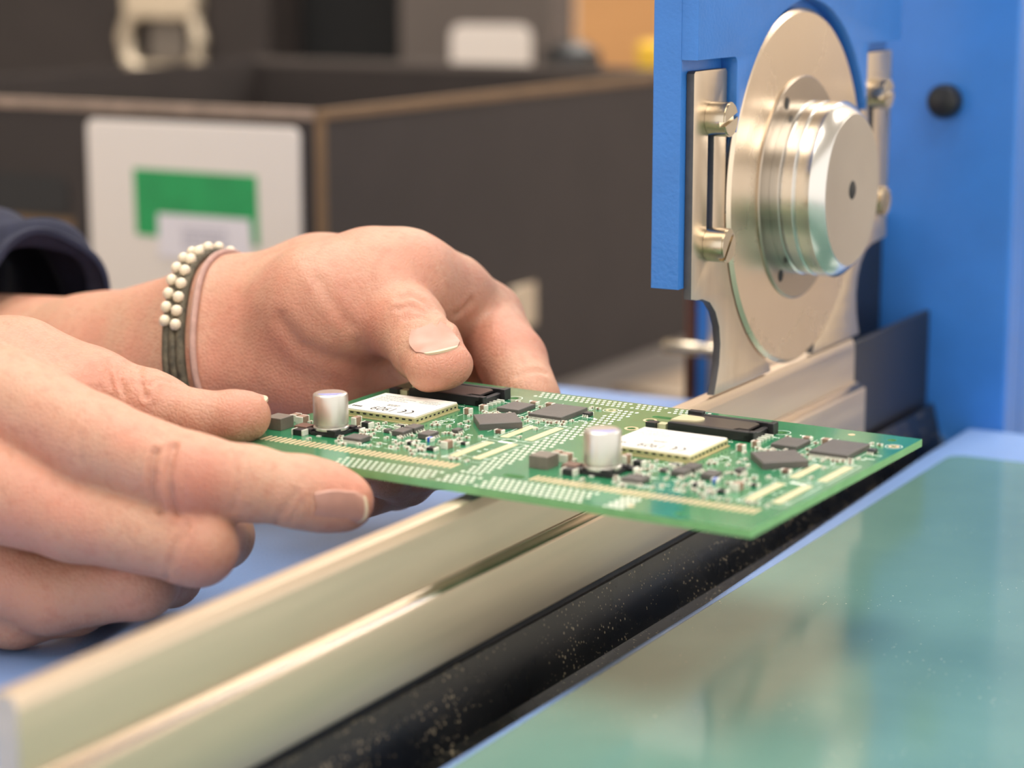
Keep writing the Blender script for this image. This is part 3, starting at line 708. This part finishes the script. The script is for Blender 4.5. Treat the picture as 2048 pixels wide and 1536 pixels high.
def nail(fn, parent, c, axis, nrm, L_, W_, over=1.0):
    """curved plate laid on the finger end, with a paler free edge"""
    axis = axis / np.linalg.norm(axis); nrm = nrm - axis * (nrm @ axis); nrm /= np.linalg.norm(nrm); side = np.cross(axis, nrm)
    nu, nv = 15, 15; G = np.zeros((nv, nu, 3))
    for j in range(nv):
        t = j / (nv - 1)
        ws = W_ / 2 * (0.62 + 0.38 * math.sin(min(t * 2.4, 1) * math.pi / 2)) * (1 - 0.30 * max(0, t - .7) / .3)
        for i in range(nu):
            s_ = (i / (nu - 1)) * 2 - 1
            ll = (t - .5) * L_ - (0.10 * L_ * (s_ * s_) if t < .5 else .12 * L_ * s_ * s_ * (t - .5) * 2) + (0.10 * L_ * (1 - t) * 0)
            p = c + axis * ll + side * ws * s_ + nrm * 9
            for _ in range(40):
                dd = float(fn(p[None].astype(np.float32))[0])
                if dd < 0.02 or ((p - c) @ nrm) < -6: break
                p = p - nrm * max(dd * .8, .02)
            G[j, i] = p + nrm * 0.30
    # keep the plate stiff: heights change slowly along the nail, the end projects over the tip
    hgt = (G - c) @ nrm
    for j in range(int(nv * .7), nv): hgt[j] = np.maximum(hgt[j], hgt[j - 1] - 0.10)
    mid = hgt[:, nu // 2].copy(); s2 = np.linspace(-1, 1, nu) ** 2
    drop = np.median(np.clip(mid[:int(nv * .7)] - (hgt[:int(nv * .7), 1] + hgt[:int(nv * .7), -2]) / 2, 0.2, 3.0))
    hgt = np.maximum(hgt, mid[:, None] - (drop + .3) * s2[None]); hgt = np.minimum(hgt, mid[:, None] - max(drop - .5, .2) * s2[None] + .25)
    for _ in range(3): hgt[1:-1] = (hgt[:-2] + 2 * hgt[1:-1] + hgt[2:]) / 4; hgt[:, 1:-1] = (hgt[:, :-2] + 2 * hgt[:, 1:-1] + hgt[:, 2:]) / 4
    G = G - ((G - c) @ nrm)[..., None] * nrm + hgt[..., None] * nrm
    mb = MB()
    top = G.reshape(-1, 3); bot = (G - nrm * 0.55).reshape(-1, 3); n = len(top)
    fs = []; quad = lambda a, b, c_, d: fs.append((a, b, c_, d))
    for j in range(nv - 1):
        for i in range(nu - 1):
            a = j * nu + i; quad(a, a + 1, a + nu + 1, a + nu); quad(n + a + nu, n + a + nu + 1, n + a + 1, n + a)
    ring = [i for i in range(nu)] + [j * nu + nu - 1 for j in range(1, nv)] + [(nv - 1) * nu + i for i in range(nu - 2, -1, -1)] + [j * nu for j in range(nv - 2, 0, -1)]
    for a, b in zip(ring, ring[1:] + ring[:1]): quad(b, a, n + a, n + b)
    mb.add(np.concatenate([top, bot]), fs)
    o = mb.build('fingernail', M['nail'], parent, 50)
    o.data.materials.append(M['nail_edge'])
    for p in o.data.polygons:
        r = [v % n // nu for v in p.vertices]
        if min(r) >= nv - 1 - max(1, int(round(over * 2))): p.material_index = 1
    return o

person = empty('person', at(-200, 1000, 560) * np.array([1, 1, 0]) + np.array([0, 0, TZ]), 'person in a navy sleeve holding the circuit board panel with both bare hands', 'person')

# --- right hand, nearer the camera: index below the panel, thumb on top, other fingers curled
W_ = (-470, 830, 555, 22); W2 = (-460, 890, 545, 18)
Im, Mm, Rm, Pm = (10, 800, 458, 11.0), (-70, 960, 452, 11.5), (-110, 1110, 462, 11), (-110, 1205, 468, 9)
T0, T1 = (-240, 752, 525, 15), (55, 737, 490, 10.6)
palm = [(W_, (Im[0] - 60, Im[1] + 10, 470, 12)), (W_, (Mm[0] - 40, Mm[1], 462, 13)), (W2, (Rm[0] - 30, Rm[1], 472, 12)), (W2, (-150, 1165, 476, 9.5)), (W_, (-900, 690, 640, 27)),
        ((-300, 880, 505, 20), (-60, 960, 480, 16)), ((-300, 985, 505, 18), (-80, 1100, 484, 14)), (W_, T0), (T0, (T1[0] - 60, T1[1] + 6, 494, 12)), ((-40, 800, 482, 12), (90, 815, 474, 8))]
fR = [[Im, (190, 884, 450, 9.2), (392, 955, 444, 8.45), (500, 967, 445, 7.4), (605, 984, 446, 7.1), (655, 995, 447, 6.7), (690, 1004, 447.5, 5.9)],
      [Mm, (150, 1035, 450, 8.8), (395, 1092, 444, 7.9), (440, 1072, 466, 6.8), (420, 1035, 482, 6.2)],
      [Rm, (100, 1186, 461, 8.4), (280, 1167, 458, 7.2), (340, 1150, 476, 6.6), (320, 1120, 490, 6)],
      [Pm, (30, 1226, 466, 7.2), (150, 1205, 470, 6.6), (220, 1190, 486, 6)],
      [T1, (180, 786, 486, 9.8), (300, 826, 482, 8.8), (390, 838, 478.5, 6.0), (470, 835, 478, 5.6), (495, 832, 478.5, 5.1)],
      [(300, 826, 484, 8.6), (390, 838, 487, 5.8), (470, 835, 488, 5.3), (490, 832, 487.5, 4.9)]]
RH = Hand(palm, fR)
RH.fing[4] += RH.fing.pop(5)                       # both halves of the flat thumb end belong to the thumb
P_ = lambda *pts: [on_skin(RH, *p) for p in pts]
cr = [(P_((312, 905), (304, 950), (306, 990), (318, 1022)), .75, .75), (P_((348, 893), (338, 930), (340, 985), (352, 1026)), .85, .75), (P_((330, 900), (322, 950), (326, 1005)), .4, .5), (P_((466, 905), (474, 940), (474, 985), (464, 1020)), .30, .7), (P_((486, 910), (494, 950), (492, 990)), .22, .6),
      (P_((552, 1048), (566, 1022), (580, 1005), (592, 985)), .35, .7), (P_((575, 1050), (588, 1025), (602, 1004)), .25, .6),
      (P_((335, 1160), (342, 1120), (352, 1085), (372, 1052)), .55, .7), (P_((352, 1150), (356, 1110), (372, 1070)), .3, .5),
      (P_((218, 718), (216, 745), (222, 775)), .35, .5), (P_((246, 722), (240, 755), (250, 790)), .45, .5), (P_((278, 735), (282, 765), (292, 795)), .7, .55), (P_((196, 706), (200, 735)), .25, .45), (P_((300, 770), (318, 758), (340, 764)), .3, .6),
      (P_((160, 868), (158, 900), (165, 930)), .22, .6), (P_((20, 860), (24, 890), (28, 920)), .2, .6)]
rk = random.Random(6)
for k in range(9):
    x = 296 + 10 * k + rk.uniform(-2, 2); y0 = 912 + .38 * (x - 300) + rk.uniform(-6, 14); cr.append((P_((x, y0), (x - 7, y0 + 40), (x - 5, y0 + 80), (x + 5, y0 + 108)), rk.uniform(.10, .22), .38))
for k in range(8):
    x = 190 + 16 * k + rk.uniform(-4, 4); y0 = 712 + .5 * (x - 200); cr.append((P_((x, y0), (x - 3, y0 + 22), (x + 4, y0 + 48)), rk.uniform(.12, .25), .38))
for k in range(6):
    x = 548 + 12 * k; cr.append((P_((x, 1040), (x + 12, 1015), (x + 18, 990)), rk.uniform(.08, .16), .38))
fl = [(on_skin(RH, 395, 975), 9, .75), (on_skin(RH, 690, 985), 9, .35), (on_skin(RH, 385, 1120), 8, .35), (at(500, 835, 478), 12, .55), (on_skin(RH, 180, 720), 16, .35), (on_skin(RH, 300, 770), 10, .3), (on_skin(RH, 30, 1040), 22, .25), (on_skin(RH, 40, 1220), 16, .4)]
rh = skin_mesh('right_hand', RH, cr, fl, person)
ax = at(690, 1004, 447.5) - at(605, 984, 446)
nail(RH, rh, on_skin(RH, 684, 1024), ax, -FV * .76 - UV * .64, 10.5, 8.8, 0.6)
ax = at(495, 832, 482) - at(390, 838, 482)
nail(RH, rh, at(482, 832, 482.5) + UV * 5.0, ax + UV * .0, UV * .94 - FV * .35, 11.5, 11.0, .6)

# --- left hand, farther: thumb presses on the panel, index wraps round its far edge, rest below
A1, A2 = (455, 660, 566, 17.5), (440, 760, 560, 17.5)
palm = [((200, 722, 598, 17), A1), ((200, 800, 592, 18), A2), ((-320, 700, 690, 20), (200, 722, 598, 17)), ((-320, 740, 680, 18), (200, 800, 592, 18)),
        (A1, (640, 585, 562, 13.5)), ((640, 585, 562, 13.5), (800, 572, 548, 12.5)), (A2, (610, 752, 548, 16)), ((610, 752, 548, 16), (770, 768, 556, 12)), ((620, 660, 568, 16), (800, 640, 570, 13)),
        ((560, 640, 552, 14), (655, 615, 541, 15.5)), ((655, 615, 541, 15.5), (745, 560, 541, 11))]
fL = [[(820, 566, 544, 12.2), (900, 590, 556, 10.2), (972, 640, 564, 9.4), (1024, 722, 548, 8.4), (1062, 800, 534.5, 7.4)],
      [(800, 640, 566, 12), (940, 725, 580, 9), (950, 850, 560, 8), (890, 915, 530, 7), (840, 930, 506, 6.4)],
      [(770, 710, 568, 11), (880, 800, 576, 9), (880, 900, 556, 7.6), (810, 950, 520, 7), (770, 945, 500, 6)],
      [(730, 770, 566, 10), (810, 880, 566, 8), (790, 960, 545, 7), (730, 985, 520, 6)],
      [(745, 560, 545, 11), (778, 604, 537, 9.4), (815, 650, 528, 8.6), (866, 690, 518, 6.3), (906, 729, 510, 4.7)],
      [(812, 652, 528, 8.5), (838, 704, 518, 6.3), (858, 738, 509, 4.8), (884, 737, 508.5, 4.8)]]
LH = Hand(palm, fL, kpalm=7.5, kjoin=7); LH.fing[4] += LH.fing.pop(5)
P_ = lambda *pts: [on_skin(LH, *p, 460, 700) for p in pts]
cr = [(P_((800, 598), (822, 590), (850, 604), (862, 618)), .45, .8), (P_((796, 618), (825, 612), (850, 626)), .4, .7), (P_((812, 640), (838, 634), (858, 642)), .22, .7), (P_((640, 560), (655, 590), (680, 625), (700, 650)), .35, 1.3), (P_((560, 640), (600, 690), (680, 720), (780, 738)), .5, 1.8),
      (P_((890, 650), (915, 630), (940, 605)), .5, 1.0), (P_((1035, 752), (1060, 742), (1090, 745)), .4, .9), (P_((490, 600), (482, 660), (480, 740)), .2, 2.0), (P_((515, 640), (505, 700), (512, 770)), .2, 2.0)]
fl = [(on_skin(LH, 900, 745, 460, 700), 10, .55), (on_skin(LH, 830, 612, 460, 700), 7, .45), (on_skin(LH, 640, 640, 460, 700), 16, .45), (on_skin(LH, 560, 750, 460, 700), 22, .6), (on_skin(LH, 1010, 660, 460, 700), 12, .35), (on_skin(LH, 960, 600, 460, 700), 10, .25)]
lh = skin_mesh('left_hand', LH, cr, fl, person, 0.8)
ax = at(884, 730, 509) - at(850, 697, 518)
nail(LH, lh, at(876, 729, 511.5), ax, UV * .89 - FV * .43 - RV * .1, 10.5, 11.0, .6)

# navy sleeve: a gathered tube round the far forearm
M['navy'] = mat('navy_cloth', (34, 36, 56), 0.85, 0, 0.12, 300, bump=0.3, bscale=1500)
def sleeve():
    ctr = [at(x, y, d) for x, y, d in ((84, 640, 622), (40, 640, 632), (-60, 640, 652), (-200, 615, 676), (-420, 565, 715))]
    rad = [24, 27, 31, 34, 36]
    nseg, nr = 64, 40; V = []; F = []
    C = [np.array(c) for c in ctr]
    def ev(t):
        f_ = t * (len(C) - 1); i = min(int(f_), len(C) - 2); k = f_ - i
        return C[i] * (1 - k) + C[i + 1] * k, rad[i] * (1 - k) + rad[i + 1] * k
    rr = random.Random(2); ph = [rr.uniform(0, 6) for _ in range(6)]
    for sgn in (1, 0):
        for j in range(nr):
            t = j / (nr - 1); c, r = ev(t); ax_ = C[-1] - C[0]; ax_ /= np.linalg.norm(ax_)
            e1 = np.cross(ax_, (0, 0, 1)); e1 /= np.linalg.norm(e1); e2 = np.cross(e1, ax_)
            for k in range(nseg):
                a = 2 * math.pi * k / nseg
                w_ = 1 + .05 * math.sin(2 * a + ph[0] + 3 * t) + .035 * math.sin(5 * a + ph[1] - 9 * t)
                fold = 3.2 * math.sin(26 * t + 1.2 * math.sin(a + ph[2]) + ph[3]) * min(1, t * 8 + .2)
                R_ = (r * w_ + fold) - (0 if sgn else 1.6)
                V.append(c + e1 * R_ * math.cos(a) + e2 * R_ * math.sin(a))
    B = nr * nseg
    for j in range(nr - 1):
        for k in range(nseg):
            a, b, c, d = j * nseg + k, j * nseg + (k + 1) % nseg, (j + 1) * nseg + (k + 1) % nseg, (j + 1) * nseg + k
            F += [(a, b, c, d), (B + d, B + c, B + b, B + a)]
    for j in (0, nr - 1):
        for k in range(nseg):
            a, b = j * nseg + k, j * nseg + (k + 1) % nseg; F.append((b, a, B + a, B + b) if j == 0 else (a, b, B + b, B + a))
    return MB().add(V, F)
sl = sleeve().build('sleeve', M['navy'], person, 60); sl['label'] = 'loose navy cloth sleeve'

# bracelet on the far wrist
M['cord'] = mat('olive_cord', (84, 76, 60), 0.75, 0, 0.5, 420, bump=0.5, bscale=900)
M['cord2'] = mat('pale_cord', (176, 140, 128), 0.8, 0, 0.1, 500)
M['bead'] = mat('cream_bead', (232, 218, 192), 0.3, 0, 0.06, 300)
br = empty('bracelet', at(430, 800, 560), 'braided olive bracelet with cream beads round the far wrist', 'bracelet')
bc = at(452, 712, 562); bn = at(640, 640, 556) - at(260, 745, 590); bn = bn / np.linalg.norm(bn)
bn = bn + FV * .12; bn /= np.linalg.norm(bn)
be1 = np.cross(bn, (0, 0, 1)); be1 /= np.linalg.norm(be1); be2 = np.cross(be1, bn)
def ring(shift, out, n=72):
    pts = []
    for k in range(n):
        a = 2 * math.pi * k / n; dr = be1 * math.cos(a) + be2 * math.sin(a); t = 6.0
        base = bc + bn * shift
        for _ in range(60):
            d = float(LH((base + dr * t)[None].astype(np.float32))[0])
            if d > out: break
            t += max(.2, (out - d) * .7)
        pts.append(base + dr * t)
    P = np.array(pts)
    for _ in range(4): P = (np.roll(P, 1, 0) + 2 * P + np.roll(P, -1, 0)) / 4
    return P
for s_, nm in ((-3.0, 0), (-1.0, 1), (1.0, 2)):
    MB().tube(ring(s_, 1.1), 1.25, 8, True).build('cord', M['cord'], br, 60)
MB().tube(ring(4.2, .7), .9, 8, True).build('thin_cord', M['cord2'], br, 60)
Rg = ring(-1.0, 2.6, 72)
bead_me = None
for k in range(72):
    a = 2 * math.pi * k / 72
    if not (0.45 < math.sin(a)): continue
    for sft in (-1.7, 1.7):
        if bead_me is None:
            bead_me = MB().lathe([(.01, -1.5), (.85, -1.25), (1.4, -.55), (1.4, .55), (.85, 1.25), (.01, 1.5)], (0, 0, 0), 'z', 10).mesh('bead', (0, 0, 0), 60)
        if k % 2 == (sft > 0): continue
        link('bead', bead_me, M['bead'], br, Rg[k] + bn * sft - rootloc(br))

# ----------------------------------------------------------------- background on the bench
M['carton'] = mat('black_carton', (53, 45, 42), 0.75, 0, 0.08, 25, bump=0.15, bscale=300)
M['carton_edge'] = mat('brown_carton_edge', (118, 92, 66), 0.8, 0, 0.12, 60)
M['carton_rim'] = mat('grey_carton_rim', (150, 128, 112), 0.7, 0, 0.18, 90)
M['card'] = mat('white_card', (226, 214, 204), 0.5)
M['green_label'] = mat('green_label', (30, 150, 82), 0.5, 0, 0.10, 90)
M['paper'] = mat('white_paper', (226, 218, 222), 0.6, 0, 0.02, 90)
M['grey_print'] = mat('faint_grey_print', (176, 170, 180), 0.7)
M['grey_panel'] = mat('grey_brown_carton', (96, 86, 80), 0.7, 0, 0.06, 8)
M['chrome'] = mat('nickel_clasp', (226, 208, 182), 0.26, 0.55, 0.04, 40)
def carton(label, x0, x1, y0, y1, z1, m_, rim=True, floorm=None):
    t = empty('carton_box', ((x0 + x1) / 2, (y0 + y1) / 2, BENCH), label, 'box', 'black carton boxes on the bench')
    z0 = BENCH + .3; w_ = 5
    MB().box(x0, x1, y0, y1, z0, z0 + w_).build('bottom', m_, t)
    MB().box(x0, x1, y0, y0 + w_, z0 + w_ + .1, z1).build('side_panel', m_, t)
    MB().box(x0, x1, y1 - w_, y1, z0 + w_ + .1, z1).build('side_panel', m_, t)
    MB().box(x1 - w_, x1, y0 + w_ + .1, y1 - w_ - .1, z0 + w_ + .1, z1).build('side_panel', m_, t)
    MB().box(x0, x0 + w_, y0 + w_ + .1, y1 - w_ - .1, z0 + w_ + .1, z1).build('side_panel', m_, t)
    if rim:
        MB().box(x0 - .6, x1 - 5, y0 - .8, y0 + w_ + .4, z1 - 3.2, z1 + .6).build('rim', M['carton_rim'], t)
        MB().box(x0 - .6, x1 + .6, y1 - w_ - .4, y1 + .8, z1 - 3.2, z1 + .6).build('rim', M['grey_panel'], t)
        MB().box(x1 - w_ - .4, x1 + .8, y0 - .6, y1 - 6, z1 - 3.0, z1 + .8).build('rim', M['carton_edge'], t)
        MB().box(x1 - 4.6, x1 + .5, y0 - 1.0, y0 - .1, z0 + 4, z1 - 3.3).build('corner_edge', M['carton_edge'], t)
    return t
b1 = carton('open black carton box with a large white label card behind the hands', -640, -320, 384, 785, 40, M['carton'])
cdd = bev(MB().prism(rrect(-449.6, -332.0, -50.2, 33.0, 4), 381.2, 383.4, 'y').build('label_card', M['card'], b1), .5)
MB().prism([(-423, 11.6), (-354.6, 11.2), (-354.0, -20.2), (-357.2, -20.2), (-358.4, -8.2), (-409.8, -8.2), (-410.2, -19.2), (-422.4, -18.6)], 380.9, 381.15, 'y').build('green_label', M['green_label'], cdd)
MB().box(-409.6, -358.7, 380.7, 381.1, -28.4, -8.4).build('paper_slip', M['paper'], cdd)
gp = MB(); rr = random.Random(5)
for k in range(4):
    x = -396.0
    while x < -372: l = rr.uniform(1, 4); gp.box(x, x + l, 380.6, 380.69, -15.5 - 2.6 * k, -14 - 2.6 * k); x += l + .8
gp.build('faint_print', M['grey_print'], cdd)
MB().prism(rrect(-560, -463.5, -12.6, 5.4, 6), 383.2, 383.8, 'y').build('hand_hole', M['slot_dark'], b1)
MB().box(-560, -461, 383.0, 383.8, -23, -14).build('hole_edge', M['carton_edge'], b1)
bev(MB().box(-319.8, -317.5, 547, 573, -80, -58).build('metal_clip', M['chrome'], b1), .6)
b2 = carton('tall dark carton box with a bright metal clasp at the far left', -1300, -782, 1000, 1350, 190, M['carton'], False)
# clasp: a bent metal plate over a rounded loop
cp = np.array([-878.0, 996.0, 44.0])
lp = MB().tube([(cp[0] + x, cp[1] - 4, cp[2] + z) for x, z in [(-30, 20), (-38, -2), (-34, -18), (-24, -27), (24, -27), (33, -20), (36, -4), (30, 18)]], [6, 7, 7, 6.5, 6.5, 7.5, 6, 5], 12)
lp.build('clasp_loop', M['chrome'], b2, 60)
bev(MB().prism([(cp[0] + a, cp[2] + b) for a, b in rrect(-36, 36, 13, 62, 10)], 986, 999.7, 'y').build('clasp_plate', M['chrome'], b2), 3, 3)
bev(MB().prism([(cp[0] + a, cp[2] + b) for a, b in rrect(-16, 20, -20, 12, 5)], 994, 999.6, 'y').build('clasp_tongue', M['ferrite'], b2), 1.5)
b4 = carton('pitch black filler standing in for the dark gap between the clasped box and the small-labelled box', -779, -666, 1040, 1075, 188, mat('gap_shade_black', (10, 9, 9), .85), False)  # black filler added so the gap between the boxes reads as deep shade
b3 = carton('brown-grey carton box with a small white and green label behind', -663, -536, 1000, 1035, 190, M['grey_panel'], False)
l3 = bev(MB().prism(rrect(-618, -551, 19, 57, 9), 997.2, 999.6, 'y').build('label_card', M['card'], b3), .5)
MB().prism(rrect(-600, -566, 19.4, 28, 3), 996.8, 997.1, 'y').build('green_label', mat('light_green_label', (90, 180, 90), .5), l3)
# wooden cupboard and small things far behind
cbm = M['wood_wall']
cup = empty('wooden_cupboard', (-600, 2100, -850), 'orange wooden cupboard at the far wall', 'cupboard')
bev(MB().box(-1080, -560, 2100, 2500, -850, 700).build('carcass', cbm, cup), 4)
bev(MB().box(-1075, -823, 2080, 2098, -840, 690).build('door', cbm, cup), 3); bev(MB().box(-817, -565, 2080, 2098, -840, 690).build('door', cbm, cup), 3)
dk = MB().lathe([(24, 0), (24, 138), (22, 140), (20, 152), (18, 160), (8, 166), (0.01, 166)], (-468, 902, BENCH + .3), 'z', 32).build('bottle', M['black_plastic'], None, 40)
tag(dk, 'black bottle with rounded top behind the open carton', 'bottle')
yc = bev(MB().prism(rrect(-412, -372, 880, 930, 6), BENCH + .3, BENCH + 168).build('yellow_canister', mat('yellow_plastic', (238, 190, 60), .4)), 4)
tag(yc, 'yellow plastic canister half hidden by the blade housing', 'canister')
gc = empty('steel_cabinet', (-150, 1500, -850), 'dark grey steel cabinet seen past the right edge of the column', 'cabinet')
bev(MB().box(-420, 500, 1500, 1900, -850, 10).build('body', mat('dark_grey_steel', (74, 70, 74), .5), gc), 4)
bev(MB().box(-415, 40, 1484, 1499, -840, -200).build('drawer_front', mat('maroon_front', (120, 64, 62), .5), gc), 3)
bev(MB().box(-415, 40, 1484, 1499, -194, 4).build('drawer_front', mat('grey_front', (84, 80, 86), .5), gc), 3)
pk = bev(MB().box(-420, 200, 1560, 1760, 10.5, 330).build('pink_crate', mat('pale_pink_plastic', (236, 200, 192), .6)), 6)
tag(pk, 'pale pink crate on top of the steel cabinet', 'crate')
# rear rails of the machine seen between guard and boxes
br_ = mat('brown_hose', (98, 60, 44), .5)
MB().lathe([(2.4, 0), (2.4, 200)], (-107.5, 300, BENCH), 'z', 20).build('hose', br_, mc, 40)
bev(MB().box(-104.8, -99.6, 298, 310, BENCH, 90).build('rear_post', M['blue'], mc), .6)
bev(MB().box(-99.4, -95, 296, 312, BENCH, 90).build('rear_post', M['steel'], mc), .6)
MB().lathe([(2.0, -115), (2.6, -114), (2.6, -95), (2.0, -94)], (0, 292, -30.5), 'x', 20).build('rail_pin', M['screw'], mc, 40)
sp = MB().prism([(-282, 588), (-268, 660), (-250, 660), (-238, 588)], BENCH + .2, BENCH + 4).build('steel_ruler', M['steel']); bev(sp, .5)
tag(sp, 'short flat steel bar lying on the bench behind the blue table', 'steel bar')
